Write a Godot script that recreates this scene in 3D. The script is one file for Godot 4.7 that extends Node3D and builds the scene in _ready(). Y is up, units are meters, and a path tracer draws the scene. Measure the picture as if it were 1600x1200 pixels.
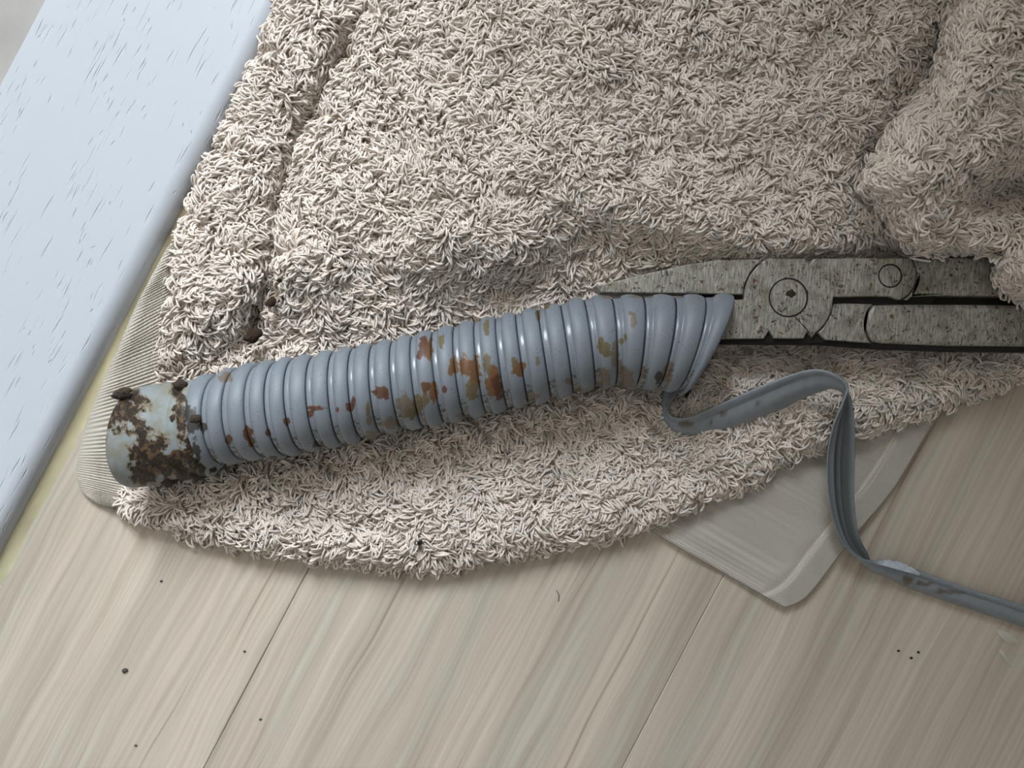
extends Node3D

# ---------------------------------------------------------------- measures
const FOCAL := 1300.0          # focal length in pixels of a 1600 x 1200 picture
const EYE := 0.29              # camera height in metres
const ROOM := Vector2(0.8846, 0.4664)    # across the planks, in (x, z)
const ALONG := Vector2(-0.4664, 0.8846)  # along the planks

var rng := RandomNumberGenerator.new()
var noise := FastNoiseLite.new()
var rough := FastNoiseLite.new()

# ---------------------------------------------------------------- small helpers
func at(px: float, py: float, mm: float) -> Vector3:
	var d := EYE - mm * 0.001
	return Vector3((px - 800.0) * d / FOCAL, mm * 0.001, (py - 600.0) * d / FOCAL)

func seen_at(p: Vector3) -> Vector2:
	var d := EYE - p.y
	return Vector2(800.0 + p.x * FOCAL / d, 600.0 + p.z * FOCAL / d)

func room_point(across: float, y: float, along: float) -> Vector3:
	return Vector3(ROOM.x * across + ALONG.x * along, y, ROOM.y * across + ALONG.y * along)

func n2(x: float, y: float) -> float:
	return noise.get_noise_2d(x, y)

func step01(a: float, b: float, x: float) -> float:
	return smoothstep(a, b, x)

func thing(called: String, label: String, category: String, group := "") -> Node3D:
	var o := Node3D.new()
	o.name = called
	add_child(o, true)
	tag(o, label, category, group)
	return o

func tag(o: Node, label: String, category: String, group := "") -> void:
	o.set_meta("label", label)
	o.set_meta("category", category)
	if group != "":
		o.set_meta("group", group)

func place(called: String, mesh: Mesh, mat: Material, parent: Node = self) -> MeshInstance3D:
	var o := MeshInstance3D.new()
	o.name = called
	o.mesh = mesh
	o.material_override = mat
	parent.add_child(o, true)
	return o

func structure(called: String, mesh: Mesh, mat: Material, label := "") -> MeshInstance3D:
	var o := place(called, mesh, mat)
	o.set_meta("kind", "structure")
	if label != "":
		o.set_meta("label", label)
	return o

# triangles with shared points -> smooth mesh
func smooth_mesh(v: PackedVector3Array, idx: PackedInt32Array, uv := PackedVector2Array(), col := PackedColorArray()) -> ArrayMesh:
	var nn := PackedVector3Array()
	nn.resize(v.size())
	for k in range(0, idx.size(), 3):
		var a := v[idx[k]]
		var f := (v[idx[k + 2]] - a).cross(v[idx[k + 1]] - a)
		nn[idx[k]] += f
		nn[idx[k + 1]] += f
		nn[idx[k + 2]] += f
	for k in nn.size():
		nn[k] = nn[k].normalized() if nn[k].length_squared() > 1e-30 else Vector3.UP
	var arr := []
	arr.resize(Mesh.ARRAY_MAX)
	arr[Mesh.ARRAY_VERTEX] = v
	arr[Mesh.ARRAY_NORMAL] = nn
	if uv.size() == v.size():
		arr[Mesh.ARRAY_TEX_UV] = uv
	if col.size() == v.size():
		arr[Mesh.ARRAY_COLOR] = col
	arr[Mesh.ARRAY_INDEX] = idx
	var m := ArrayMesh.new()
	m.add_surface_from_arrays(Mesh.PRIMITIVE_TRIANGLES, arr)
	return m

# rows x cols grid of points -> smooth mesh; flip turns the front over
func grid_mesh(v: PackedVector3Array, rows: int, cols: int, flip := false, uv := PackedVector2Array(), col := PackedColorArray(), wrap := false) -> ArrayMesh:
	var idx := PackedInt32Array()
	for i in rows - 1:
		for j in (cols if wrap else cols - 1):
			var a := i * cols + j
			var b := i * cols + (j + 1) % cols
			var c := a + cols
			var d := b + cols
			if flip:
				idx.append_array([a, c, b, b, c, d])
			else:
				idx.append_array([a, b, c, b, d, c])
	return smooth_mesh(v, idx, uv, col)

# box with bevelled long edges, in room axes (across, y, along), metres
func room_box(x0: float, x1: float, y0: float, y1: float, z0: float, z1: float, bevel := 0.0) -> ArrayMesh:
	var st := SurfaceTool.new()
	st.begin(Mesh.PRIMITIVE_TRIANGLES)
	st.set_smooth_group(-1)
	var prof := [Vector2(x0, y0), Vector2(x0, y1 - bevel), Vector2(x0 + bevel, y1), Vector2(x1 - bevel, y1), Vector2(x1, y1 - bevel), Vector2(x1, y0)]
	if bevel <= 0.0:
		prof = [Vector2(x0, y0), Vector2(x0, y1), Vector2(x1, y1), Vector2(x1, y0)]
	var n := prof.size()
	for k in n:
		var a: Vector2 = prof[k]
		var b: Vector2 = prof[(k + 1) % n]
		var q := [room_point(a.x, a.y, z0), room_point(b.x, b.y, z0), room_point(b.x, b.y, z1), room_point(a.x, a.y, z1)]
		var u := [Vector2(a.x, z0), Vector2(b.x, z0), Vector2(b.x, z1), Vector2(a.x, z1)]
		for t in [0, 1, 2, 0, 2, 3]:
			st.set_uv(u[t])
			st.add_vertex(q[t])
	for z in [z0, z1]:
		for k in range(1, n - 1):
			var tri := [0, k, k + 1] if z == z1 else [0, k + 1, k]
			for t in tri:
				st.set_uv(prof[t])
				st.add_vertex(room_point(prof[t].x, prof[t].y, z))
	st.generate_normals()
	return st.commit()

func plain(c: Color, roughness := 0.8, metallic := 0.0) -> StandardMaterial3D:
	var m := StandardMaterial3D.new()
	m.albedo_color = c
	m.roughness = roughness
	m.metallic = metallic
	return m

func tex(im: Image) -> ImageTexture:
	return ImageTexture.create_from_image(im)

# ---------------------------------------------------------------- polygons and creases, in picture pixels
func segment_distance(p: Vector2, line: PackedVector2Array, closed := false) -> float:
	var best := 1e12
	var n := line.size()
	for k in (n if closed else n - 1):
		var q := Geometry2D.get_closest_point_to_segment(p, line[k], line[(k + 1) % n])
		best = minf(best, p.distance_squared_to(q))
	return sqrt(best)

func inside_by(p: Vector2, poly: PackedVector2Array) -> float:
	var d := segment_distance(p, poly, true)
	var inside := false
	var n := poly.size()
	for k in n:
		var a := poly[k]
		var b := poly[(k + 1) % n]
		if (a.y > p.y) != (b.y > p.y) and p.x < a.x + (p.y - a.y) * (b.x - a.x) / (b.y - a.y):
			inside = not inside
	return d if inside else -d

# value of a polyline (x sorted) at x
func along_line(line: PackedVector2Array, x: float) -> float:
	if x <= line[0].x:
		return line[0].y
	for k in line.size() - 1:
		if x <= line[k + 1].x:
			return lerpf(line[k].y, line[k + 1].y, (x - line[k].x) / (line[k + 1].x - line[k].x))
	return line[line.size() - 1].y

func pv(a: Array) -> PackedVector2Array:
	var o := PackedVector2Array()
	for k in range(0, a.size(), 2):
		o.append(Vector2(a[k], a[k + 1]))
	return o

# ================================================================= READY
func _ready() -> void:
	rng.seed = 7
	noise.seed = 3
	noise.noise_type = FastNoiseLite.TYPE_SIMPLEX_SMOOTH
	noise.frequency = 1.0
	noise.fractal_type = FastNoiseLite.FRACTAL_NONE
	rough.seed = 11
	rough.noise_type = FastNoiseLite.TYPE_SIMPLEX_SMOOTH
	rough.frequency = 1.0
	rough.fractal_octaves = 4

	# camera: looking straight down
	var cam := Camera3D.new()
	cam.name = "camera"
	add_child(cam)
	cam.position = Vector3(0, EYE, 0)
	cam.rotation_degrees = Vector3(-90, 0, 0)
	cam.fov = rad_to_deg(2.0 * atan(600.0 / FOCAL))
	cam.near = 0.01
	cam.far = 20.0
	cam.current = true

	# sky, exposure
	var env := Environment.new()
	env.background_mode = Environment.BG_SKY
	var sky := Sky.new()
	var sm := ProceduralSkyMaterial.new()
	sm.sky_top_color = Color(0.62, 0.72, 0.86)
	sm.sky_horizon_color = Color(0.86, 0.9, 0.95)
	sm.ground_bottom_color = Color(0.5, 0.5, 0.5)
	sm.ground_horizon_color = Color(0.7, 0.7, 0.7)
	sky.sky_material = sm
	env.sky = sky
	env.tonemap_mode = Environment.TONE_MAPPER_LINEAR
	env.tonemap_exposure = 1.0
	env.sdfgi_enabled = true
	env.ssao_enabled = true
	env.ssil_enabled = true
	var we := WorldEnvironment.new()
	we.name = "world_environment"
	we.environment = env
	add_child(we)

	# daylight of an unseen bathroom window, placed to light from the upper left
	var day := AreaLight3D.new()
	day.name = "unseen_window_daylight"
	day.area_size = Vector2(0.6, 0.6)
	day.light_color = Color(0.94, 0.97, 1.0)
	day.light_energy = 4.9
	day.area_range = 6.0
	day.shadow_enabled = true
	add_child(day)
	day.look_at_from_position(room_point(-0.74, 1.20, -1.0), room_point(-0.1, 0.3, -0.05), Vector3.UP)

	build_setting()
	build_unseen_ceiling_lamp()
	build_towel()
	build_hose()
	build_pliers()
	build_crumbs()

# ================================================================= SETTING
func wood_image(which: int) -> Image:
	var w := 512
	var h := 1024
	var im := Image.create(w, h, false, Image.FORMAT_RGB8)
	var light := Color(0.815, 0.775, 0.715)
	var dark := Color(0.60, 0.535, 0.475)
	var cool := Color(0.785, 0.767, 0.715)
	for j in h:
		var v := float(j) / h + which * 7.3
		for i in w:
			var u := float(i) / w + which * 3.1
			u += 0.012 * n2(u * 4.0, v * 5.0) + 0.004 * n2(u * 11.0 + 5.0, v * 17.0)
			var a := n2(u * 7.0, v * 1.3)
			var b := n2(u * 24.0 + 9.0, v * 3.0)
			var c := n2(u * 70.0, v * 6.0 + 40.0)
			var d := n2(u * 150.0, v * 22.0 + 80.0)
			var s := 0.30 + 0.14 * a + 0.22 * b * (0.6 + 0.4 * a) + 0.15 * c + 0.06 * d
			var line := maxf(0.0, n2(u * 55.0 + 20.0, v * 4.0) - 0.45)
			s += line * line * 2.6 * maxf(0.0, 0.5 + n2(u * 9.0, v * 6.0 + 3.0))
			var col := light.lerp(cool, clampf(0.5 + a, 0.0, 1.0)).lerp(dark, clampf(s, 0.0, 1.0))
			im.set_pixel(i, j, col)
	im.generate_mipmaps()
	return im

func build_setting() -> void:
	# laminate planks; one joint shows in the picture
	var floor_node := Node3D.new()
	floor_node.name = "floor"
	floor_node.set_meta("kind", "structure")
	floor_node.set_meta("label", "pale whitewashed wood laminate floor with brown grey grain")
	add_child(floor_node, true)
	var joint := at(424, 1000, 0)
	var j0 := joint.x * ROOM.x + joint.z * ROOM.y
	var width := 0.129
	var mats := []
	for k in 2:
		var m := StandardMaterial3D.new()
		m.albedo_texture = tex(wood_image(k))
		m.roughness = 0.42
		m.metallic_specular = 0.4
		m.uv1_scale = Vector3(1.0 / width, 1.0 / 0.6, 1)
		m.uv1_offset = Vector3(-j0 / width, 0.37 * k + 0.21, 0)
		mats.append(m)
	for k in range(-1, 9):
		var x0 := j0 + width * k
		var box := room_box(x0 + 0.00006, x0 + width - 0.00006, -0.008, 0.0, -1.6, 0.9, 0.00035)
		place("plank", box, mats[posmod(k, 2)], floor_node)
	place("underlay", room_box(-0.2, 1.25, -0.03, -0.008, -1.6, 0.9), plain(Color(0.2, 0.18, 0.16)), floor_node)

	# white threshold with embossed grain
	var edge := at(137, 650, 0)
	var xe := edge.x * ROOM.x + edge.z * ROOM.y + 0.0006
	var left := at(38, 56, 10.5)
	var xl := left.x * ROOM.x + left.z * ROOM.y
	var xr := xe - 0.0036
	var prof := [Vector2(xl, -0.03), Vector2(xl, 0.0093), Vector2(xl + 0.0004, 0.0101), Vector2(xl + 0.0012, 0.0105)]
	prof.append(Vector2(xr - 0.016, 0.0105))
	for k in 9:
		var a := PI / 2 * (1.0 - k / 8.0)
		prof.append(Vector2(xr - 0.0055 + 0.0055 * cos(a), 0.0050 + 0.0055 * sin(a)))
	prof.append(Vector2(xr, -0.008))
	var v := PackedVector3Array()
	var uv := PackedVector2Array()
	var run := 0.0
	var zs := [-1.6, -0.35, 0.35, 0.9]
	for k in prof.size():
		if k:
			run += prof[k].distance_to(prof[k - 1])
		for z in zs:
			v.append(room_point(prof[k].x, prof[k].y, z))
			uv.append(Vector2(run / 0.12, z / 0.24))
	var paint := plain(Color(0.735, 0.757, 0.785), 0.32)
	paint.metallic_specular = 0.35
	paint.heightmap_enabled = true
	paint.heightmap_texture = tex(emboss_image())
	paint.heightmap_scale = 0.05
	var sill := Node3D.new()
	sill.name = "trim_1"
	sill.set_meta("kind", "structure")
	sill.set_meta("label", "white painted door threshold with embossed wood grain")
	add_child(sill, true)
	place("threshold_board", grid_mesh(v, prof.size(), zs.size(), true, uv), paint, sill)
	# yellowed sealant bead along its foot
	v = PackedVector3Array()
	var rows := 300
	var cols := 7
	for i in rows:
		var z := lerpf(-0.30, 0.30, i / float(rows - 1))
		var w := 0.0038 + 0.0005 * n2(z * 60.0, 1.0) + 0.0003 * n2(z * 190.0, 5.0)
		for j in cols:
			var t := j / float(cols - 1)
			var y := 0.0034 * pow(1.0 - t, 1.5) + 0.0008 * sin(PI * t) - 0.0002
			v.append(room_point(xr - 0.0003 + (w + 0.0003) * t, y + 0.0002 * n2(z * 150.0, t * 3.0), z))
	place("sealant_bead", grid_mesh(v, rows, cols, true), plain(Color(0.95, 0.925, 0.78), 0.45), sill)

	# grey bathroom floor beyond the threshold
	var tile := plain(Color(0.67, 0.66, 0.645), 0.55)
	var tn := NoiseTexture2D.new()
	tn.width = 256
	tn.height = 256
	tn.seamless = true
	var fn := FastNoiseLite.new()
	fn.seed = 5
	fn.frequency = 0.02
	tn.noise = fn
	var ramp := Gradient.new()
	ramp.set_color(0, Color(0.9, 0.9, 0.9))
	ramp.set_color(1, Color(1, 1, 1))
	tn.color_ramp = ramp
	tile.albedo_texture = tn
	tile.uv1_scale = Vector3(8, 8, 1)
	structure("floor_001", room_box(-0.76, xl - 0.0006, -0.03, 0.0075, -1.6, 0.9), tile, "grey stone floor tile beyond the white threshold")

	# room shell
	var white := plain(Color(0.80, 0.79, 0.77), 0.9)
	structure("wall_right", room_box(1.25, 1.33, -0.03, 2.2, -1.6, 0.9), white)
	structure("wall_back", room_box(-0.84, 1.33, -0.03, 2.2, -1.68, -1.6), white)
	structure("wall_front", room_box(-0.84, 1.33, -0.03, 2.2, 0.9, 0.98), white)
	structure("ceiling", room_box(-0.84, 1.33, 2.2, 2.28, -1.68, 0.98), white)
	# unseen doorway partition, placed to darken the right: two sides and lintel
	var part := SurfaceTool.new()
	part.begin(Mesh.PRIMITIVE_TRIANGLES)
	for b in [[-0.03, 2.2, -1.6, -0.34], [-0.03, 2.2, 0.46, 0.9], [2.0, 2.2, -0.34, 0.46]]:
		part.append_from(room_box(xl, xr, b[0], b[1], b[2], b[3]), 0, Transform3D())
	structure("unseen_wall_middle", part.commit(), white)
	# unseen window wall: four pieces round the opening, one mesh
	var st := SurfaceTool.new()
	st.begin(Mesh.PRIMITIVE_TRIANGLES)
	for b in [[-0.03, 0.86, -1.6, 0.9], [1.54, 2.2, -1.6, 0.9], [0.86, 1.54, -1.6, -1.34], [0.86, 1.54, -0.66, 0.9]]:
		st.append_from(room_box(-0.84, -0.76, b[0], b[1], b[2], b[3]), 0, Transform3D())
	structure("wall_left", st.commit(), white)
	var win := Node3D.new()  # window out of view, placed so its light comes from the upper left
	win.name = "unseen_window_1"
	win.set_meta("kind", "structure")
	add_child(win, true)
	st = SurfaceTool.new()
	st.begin(Mesh.PRIMITIVE_TRIANGLES)
	for b in [[0.86, 0.89, -1.34, -0.66], [1.51, 1.54, -1.34, -0.66], [0.89, 1.51, -1.34, -1.31], [0.89, 1.51, -0.69, -0.66]]:
		st.append_from(room_box(-0.82, -0.77, b[0], b[1], b[2], b[3]), 0, Transform3D())
	place("unseen_window_frame", st.commit(), plain(Color(0.9, 0.9, 0.9), 0.4), win)
	var glass := plain(Color(0.95, 0.97, 1.0, 0.06), 0.05)
	glass.transparency = BaseMaterial3D.TRANSPARENCY_ALPHA
	place("pane", room_box(-0.798, -0.792, 0.89, 1.51, -1.31, -0.69), glass, win)

func emboss_image() -> Image:
	# short pores pressed into the paint, all along the board
	var w := 1024
	var h := 2048
	var im := Image.create(w, h, false, Image.FORMAT_L8)
	im.fill(Color(0.8, 0.8, 0.8))
	var r := RandomNumberGenerator.new()
	r.seed = 21
	for k in 1300:
		var cx := r.randf() * w
		var cy := r.randf() * h
		if n2(cx / 160.0, cy / 700.0) < -0.1 and r.randf() < 0.8:
			continue
		var length := r.randf_range(20, 95) * (0.5 if r.randf() < 0.5 else 1.0)
		var deep := r.randf_range(0.15, 0.65)
		var half := r.randf_range(0.8, 1.9)
		for s in int(length):
			var t := s / length
			var x := cx + 1.6 * sin(t * 3.0 + k)
			var wide := half * sin(PI * t) + 0.4
			for o in range(-3, 4):
				var f := maxf(0.0, 1.0 - absf(o) / (wide + 0.6))
				if f > 0.0:
					var px := posmod(int(x) + o, w)
					var py := posmod(int(cy) + s, h)
					var old := im.get_pixel(px, py).r
					var now := minf(old, 0.8 - deep * f * sin(PI * t))
					im.set_pixel(px, py, Color(now, now, now))
	return im

func build_unseen_ceiling_lamp() -> void:  # lamp out of view, stretched to draw highlights along the hose grooves
	var lamp := thing("unseen_ceiling_lamp", "unseen long white tube lamp on the bathroom ceiling, placed for the hose groove highlights", "lamp")
	place("lamp_body", room_box(-0.52, -0.38, 2.15, 2.2, -1.05, 0.80, 0.01), plain(Color(0.9, 0.9, 0.9), 0.5), lamp)
	var glow := plain(Color(1, 1, 1), 0.6)
	glow.emission_enabled = true
	glow.emission = Color(1.0, 0.98, 0.95)
	glow.emission_energy_multiplier = 5.0
	place("diffuser", room_box(-0.50, -0.40, 2.14, 2.15, -1.04, 0.79), glow, lamp)
	var l := AreaLight3D.new()
	l.name = "unseen_lamp_light"
	l.area_size = Vector2(0.10, 1.80)
	l.light_color = Color(1.0, 0.97, 0.93)
	l.light_energy = 0.25
	l.area_range = 6.0
	l.shadow_enabled = true
	lamp.add_child(l)
	var p := room_point(-0.45, 2.136, -0.125)
	l.look_at_from_position(p, p + Vector3.DOWN, Vector3(-ALONG.x, 0, -ALONG.y))

# ================================================================= TOWEL
var terry: PackedVector2Array
var fold: PackedVector2Array
var hose_line: PackedVector2Array
const GX0 := -160.0
const GY0 := -260.0
const GS := 6.0
const GW := 340
const GH := 200
var hs := PackedFloat32Array()    # cloth height in mm
var ds := PackedFloat32Array()    # depth inside the outline in px
var fhs := PackedFloat32Array()
var fds := PackedFloat32Array()

func bump(p: Vector2, x: float, y: float, rx: float, ry: float) -> float:
	var q := Vector2((p.x - x) / rx, (p.y - y) / ry)
	return exp(-q.length_squared())

func cloth_height(p: Vector2, d: float, creases: Array) -> float:
	var dy := p.y - along_line(hose_line, p.x)
	var h := 0.0
	if dy < 0.0:
		var top := lerpf(15.0, 25.0, step01(320.0, 1100.0, p.x))
		top += lerpf(0.0, 3.0, step01(250.0, 0.0, p.y))
		var near := lerpf(50.0, 62.0, step01(1050.0, 1200.0, p.x))
		var far := lerpf(230.0, 105.0, step01(900.0, 1250.0, p.x))
		h = lerpf(3.2, top, step01(near, far, -dy))
	else:
		h = lerpf(3.2, 10.0, step01(50.0, 130.0, dy))
		h += 5.0 * bump(p, 1230, 640, 150, 50)
	for c in creases:
		var cd := segment_distance(p, c[0])
		if cd < c[2] * 2.6:
			h -= c[1] * exp(-pow(cd / c[2], 2.0))
	h += (2.5 * n2(p.x / 190.0, p.y / 150.0) + 0.7 * n2(p.x / 70.0 + 30.0, p.y / 60.0)) * step01(0.0, 120.0, d)
	return maxf(h, 1.5)

func build_fields() -> void:
	terry = pv([470, -240, 440, -60, 432, 10, 388, 120, 335, 230, 290, 330, 268, 420, 256, 500, 250, 560, 240, 620, 225, 700, 196, 762, 188, 786, 205, 806, 270, 826, 350, 850, 450, 868, 560, 880, 650, 890, 720, 883, 800, 868, 900, 848, 1000, 826, 1060, 802, 1100, 782, 1180, 752, 1210, 732, 1260, 704, 1340, 680, 1420, 655, 1500, 625, 1600, 592, 1750, 540, 1860, 500, 1860, -240])
	fold = pv([1500, -240, 1490, -60, 1478, 50, 1462, 125, 1405, 195, 1362, 255, 1350, 292, 1395, 345, 1412, 385, 1452, 403, 1505, 394, 1558, 402, 1566, 440, 1605, 468, 1700, 500, 1860, 500, 1860, -240])
	hose_line = pv([140, 705, 310, 662, 500, 618, 700, 585, 900, 541, 1000, 530, 1140, 490, 1300, 470, 1900, 475])
	var creases := [
		[pv([600, -80, 562, 30, 507, 130, 458, 235, 432, 335, 415, 440, 396, 520]), 9.0, 20.0],
		[pv([1012, -80, 1000, 60, 988, 190, 1000, 270]), 3.0, 22.0],
		[pv([1035, 150, 1100, 260, 1195, 330, 1265, 390]), 3.0, 32.0],
		[pv([1510, 0, 1440, 140, 1352, 258, 1335, 340, 1380, 400]), 9.0, 34.0],
		[pv([480, 520, 560, 400, 640, 330, 760, 300]), 1.6, 30.0],
		[pv([860, 420, 1000, 300, 1040, 180]), 1.6, 34.0],
		[pv([1330, 40, 1250, 120, 1150, 150]), 3.0, 34.0],
		[pv([800, 455, 900, 375, 1060, 365]), 3.0, 38.0],
		[pv([640, 330, 800, 270, 940, 255]), -2.5, 45.0],
		[pv([1040, 90, 1110, 130, 1180, 120]), 3.0, 32.0],
		[pv([640, 760, 820, 700, 960, 690]), 1.2, 30.0],
		[pv([330, 800, 520, 810, 700, 850]), 1.2, 22.0],
	]
	hs.resize(GW * GH)
	ds.resize(GW * GH)
	fhs.resize(GW * GH)
	fds.resize(GW * GH)
	for j in GH:
		for i in GW:
			var p := Vector2(GX0 + i * GS, GY0 + j * GS)
			var k := j * GW + i
			var d := inside_by(p, terry)
			ds[k] = d
			var under := 3.2 if p.x > 1000.0 and p.x < 1500.0 and p.y > 560.0 else 0.4
			if d > -20.0:
				var roll := 42.0
				var e := clampf(d / roll, 0.0, 1.0)
				var round_edge := sqrt(1.0 - (1.0 - e) * (1.0 - e))
				hs[k] = lerpf(under, cloth_height(p, d, creases), round_edge)
			else:
				hs[k] = under
			fds[k] = -100.0
			fhs[k] = 0.0
			if p.x > 1320.0:
				var fd := inside_by(p, fold)
				fds[k] = fd
				var rim := hs[k] - 1.5
				if p.y > 395.0 and p.y < 560.0:
					rim = maxf(rim, 28.5)
				var e2 := clampf(fd / 85.0, 0.0, 1.0)
				var high := 30.0 + 3.0 * n2(p.x / 90.0, p.y / 90.0 + 9.0)
				high -= 29.0 * bump(p, 1585, 312, 85, 52)
				high += 3.0 * bump(p, 1440, 250, 60, 90)
				high += 4.0 * bump(p, 1600, 110, 90, 70)
				if p.y > 330.0:
					high *= lerpf(1.0, 0.55, step01(330.0, 480.0, p.y))
				high = maxf(high, 3.0)
				fhs[k] = rim + high * sqrt(1.0 - (1.0 - e2) * (1.0 - e2))

func sample(f: PackedFloat32Array, p: Vector2) -> float:
	var x := clampf((p.x - GX0) / GS, 0.0, GW - 1.001)
	var y := clampf((p.y - GY0) / GS, 0.0, GH - 1.001)
	var i := int(x)
	var j := int(y)
	var k := j * GW + i
	return lerpf(lerpf(f[k], f[k + 1], x - i), lerpf(f[k + GW], f[k + GW + 1], x - i), y - j)

func field_mesh(h: PackedFloat32Array, d: PackedFloat32Array, from: float) -> ArrayMesh:
	var v := PackedVector3Array()
	var idx := PackedInt32Array()
	var number := {}
	for j in GH - 1:
		for i in GW - 1:
			var q := [j * GW + i, j * GW + i + 1, (j + 1) * GW + i, (j + 1) * GW + i + 1]
			if d[q[0]] < from and d[q[1]] < from and d[q[2]] < from and d[q[3]] < from:
				continue
			for k in q:
				if not number.has(k):
					number[k] = v.size()
					v.append(at(GX0 + (k % GW) * GS, GY0 + (k / GW) * GS, h[k]))
			idx.append_array([number[q[0]], number[q[1]], number[q[2]], number[q[1]], number[q[3]], number[q[2]]])
	return smooth_mesh(v, idx)

# one terry loop: a strand that rises, bends over and comes back
func loop_mesh(variant: int) -> ArrayMesh:
	var r := RandomNumberGenerator.new()
	r.seed = 100 + variant
	var pts := []
	var n := 11
	var gap := r.randf_range(0.5, 1.0)
	var bend0 := r.randf_range(0.0, 0.25)
	var bend1 := r.randf_range(1.5, 2.25)
	var length := r.randf_range(3.4, 4.8)
	var swing := r.randf_range(-1.9, 1.9)
	var twist := r.randf_range(-1.8, 1.8)
	for k in n:
		var u := k / float(n - 1)
		var s := 1.0 - absf(2.0 * u - 1.0)          # 0 at the feet, 1 at the tip
		s = sin(s * PI / 2)
		var side := cos(u * PI)                      # +1 .. -1
		var x := 0.0
		var y := 0.0
		var m := 8
		for q in m:
			var ang := lerpf(bend0, bend1, (q + 0.5) / m * s)
			x += sin(ang) * length * s / m
			y += cos(ang) * length * s / m
		var off := Vector2(gap * side, 0).rotated(twist * s)
		pts.append(Vector3(x, y + off.y, swing * s * s + off.x) * 0.001)
	var v := PackedVector3Array()
	var sides := 5
	for k in n:
		var tan: Vector3 = (pts[mini(k + 1, n - 1)] - pts[maxi(k - 1, 0)]).normalized()
		var e1 := tan.cross(Vector3(0.3, 0.2, 1.0)).normalized()
		var e2 := tan.cross(e1)
		for j in sides:
			var a := TAU * j / sides
			v.append(pts[k] + (e1 * cos(a) + e2 * sin(a)) * 0.00031)
	return grid_mesh(v, n, sides, true, PackedVector2Array(), PackedColorArray(), true)

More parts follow.
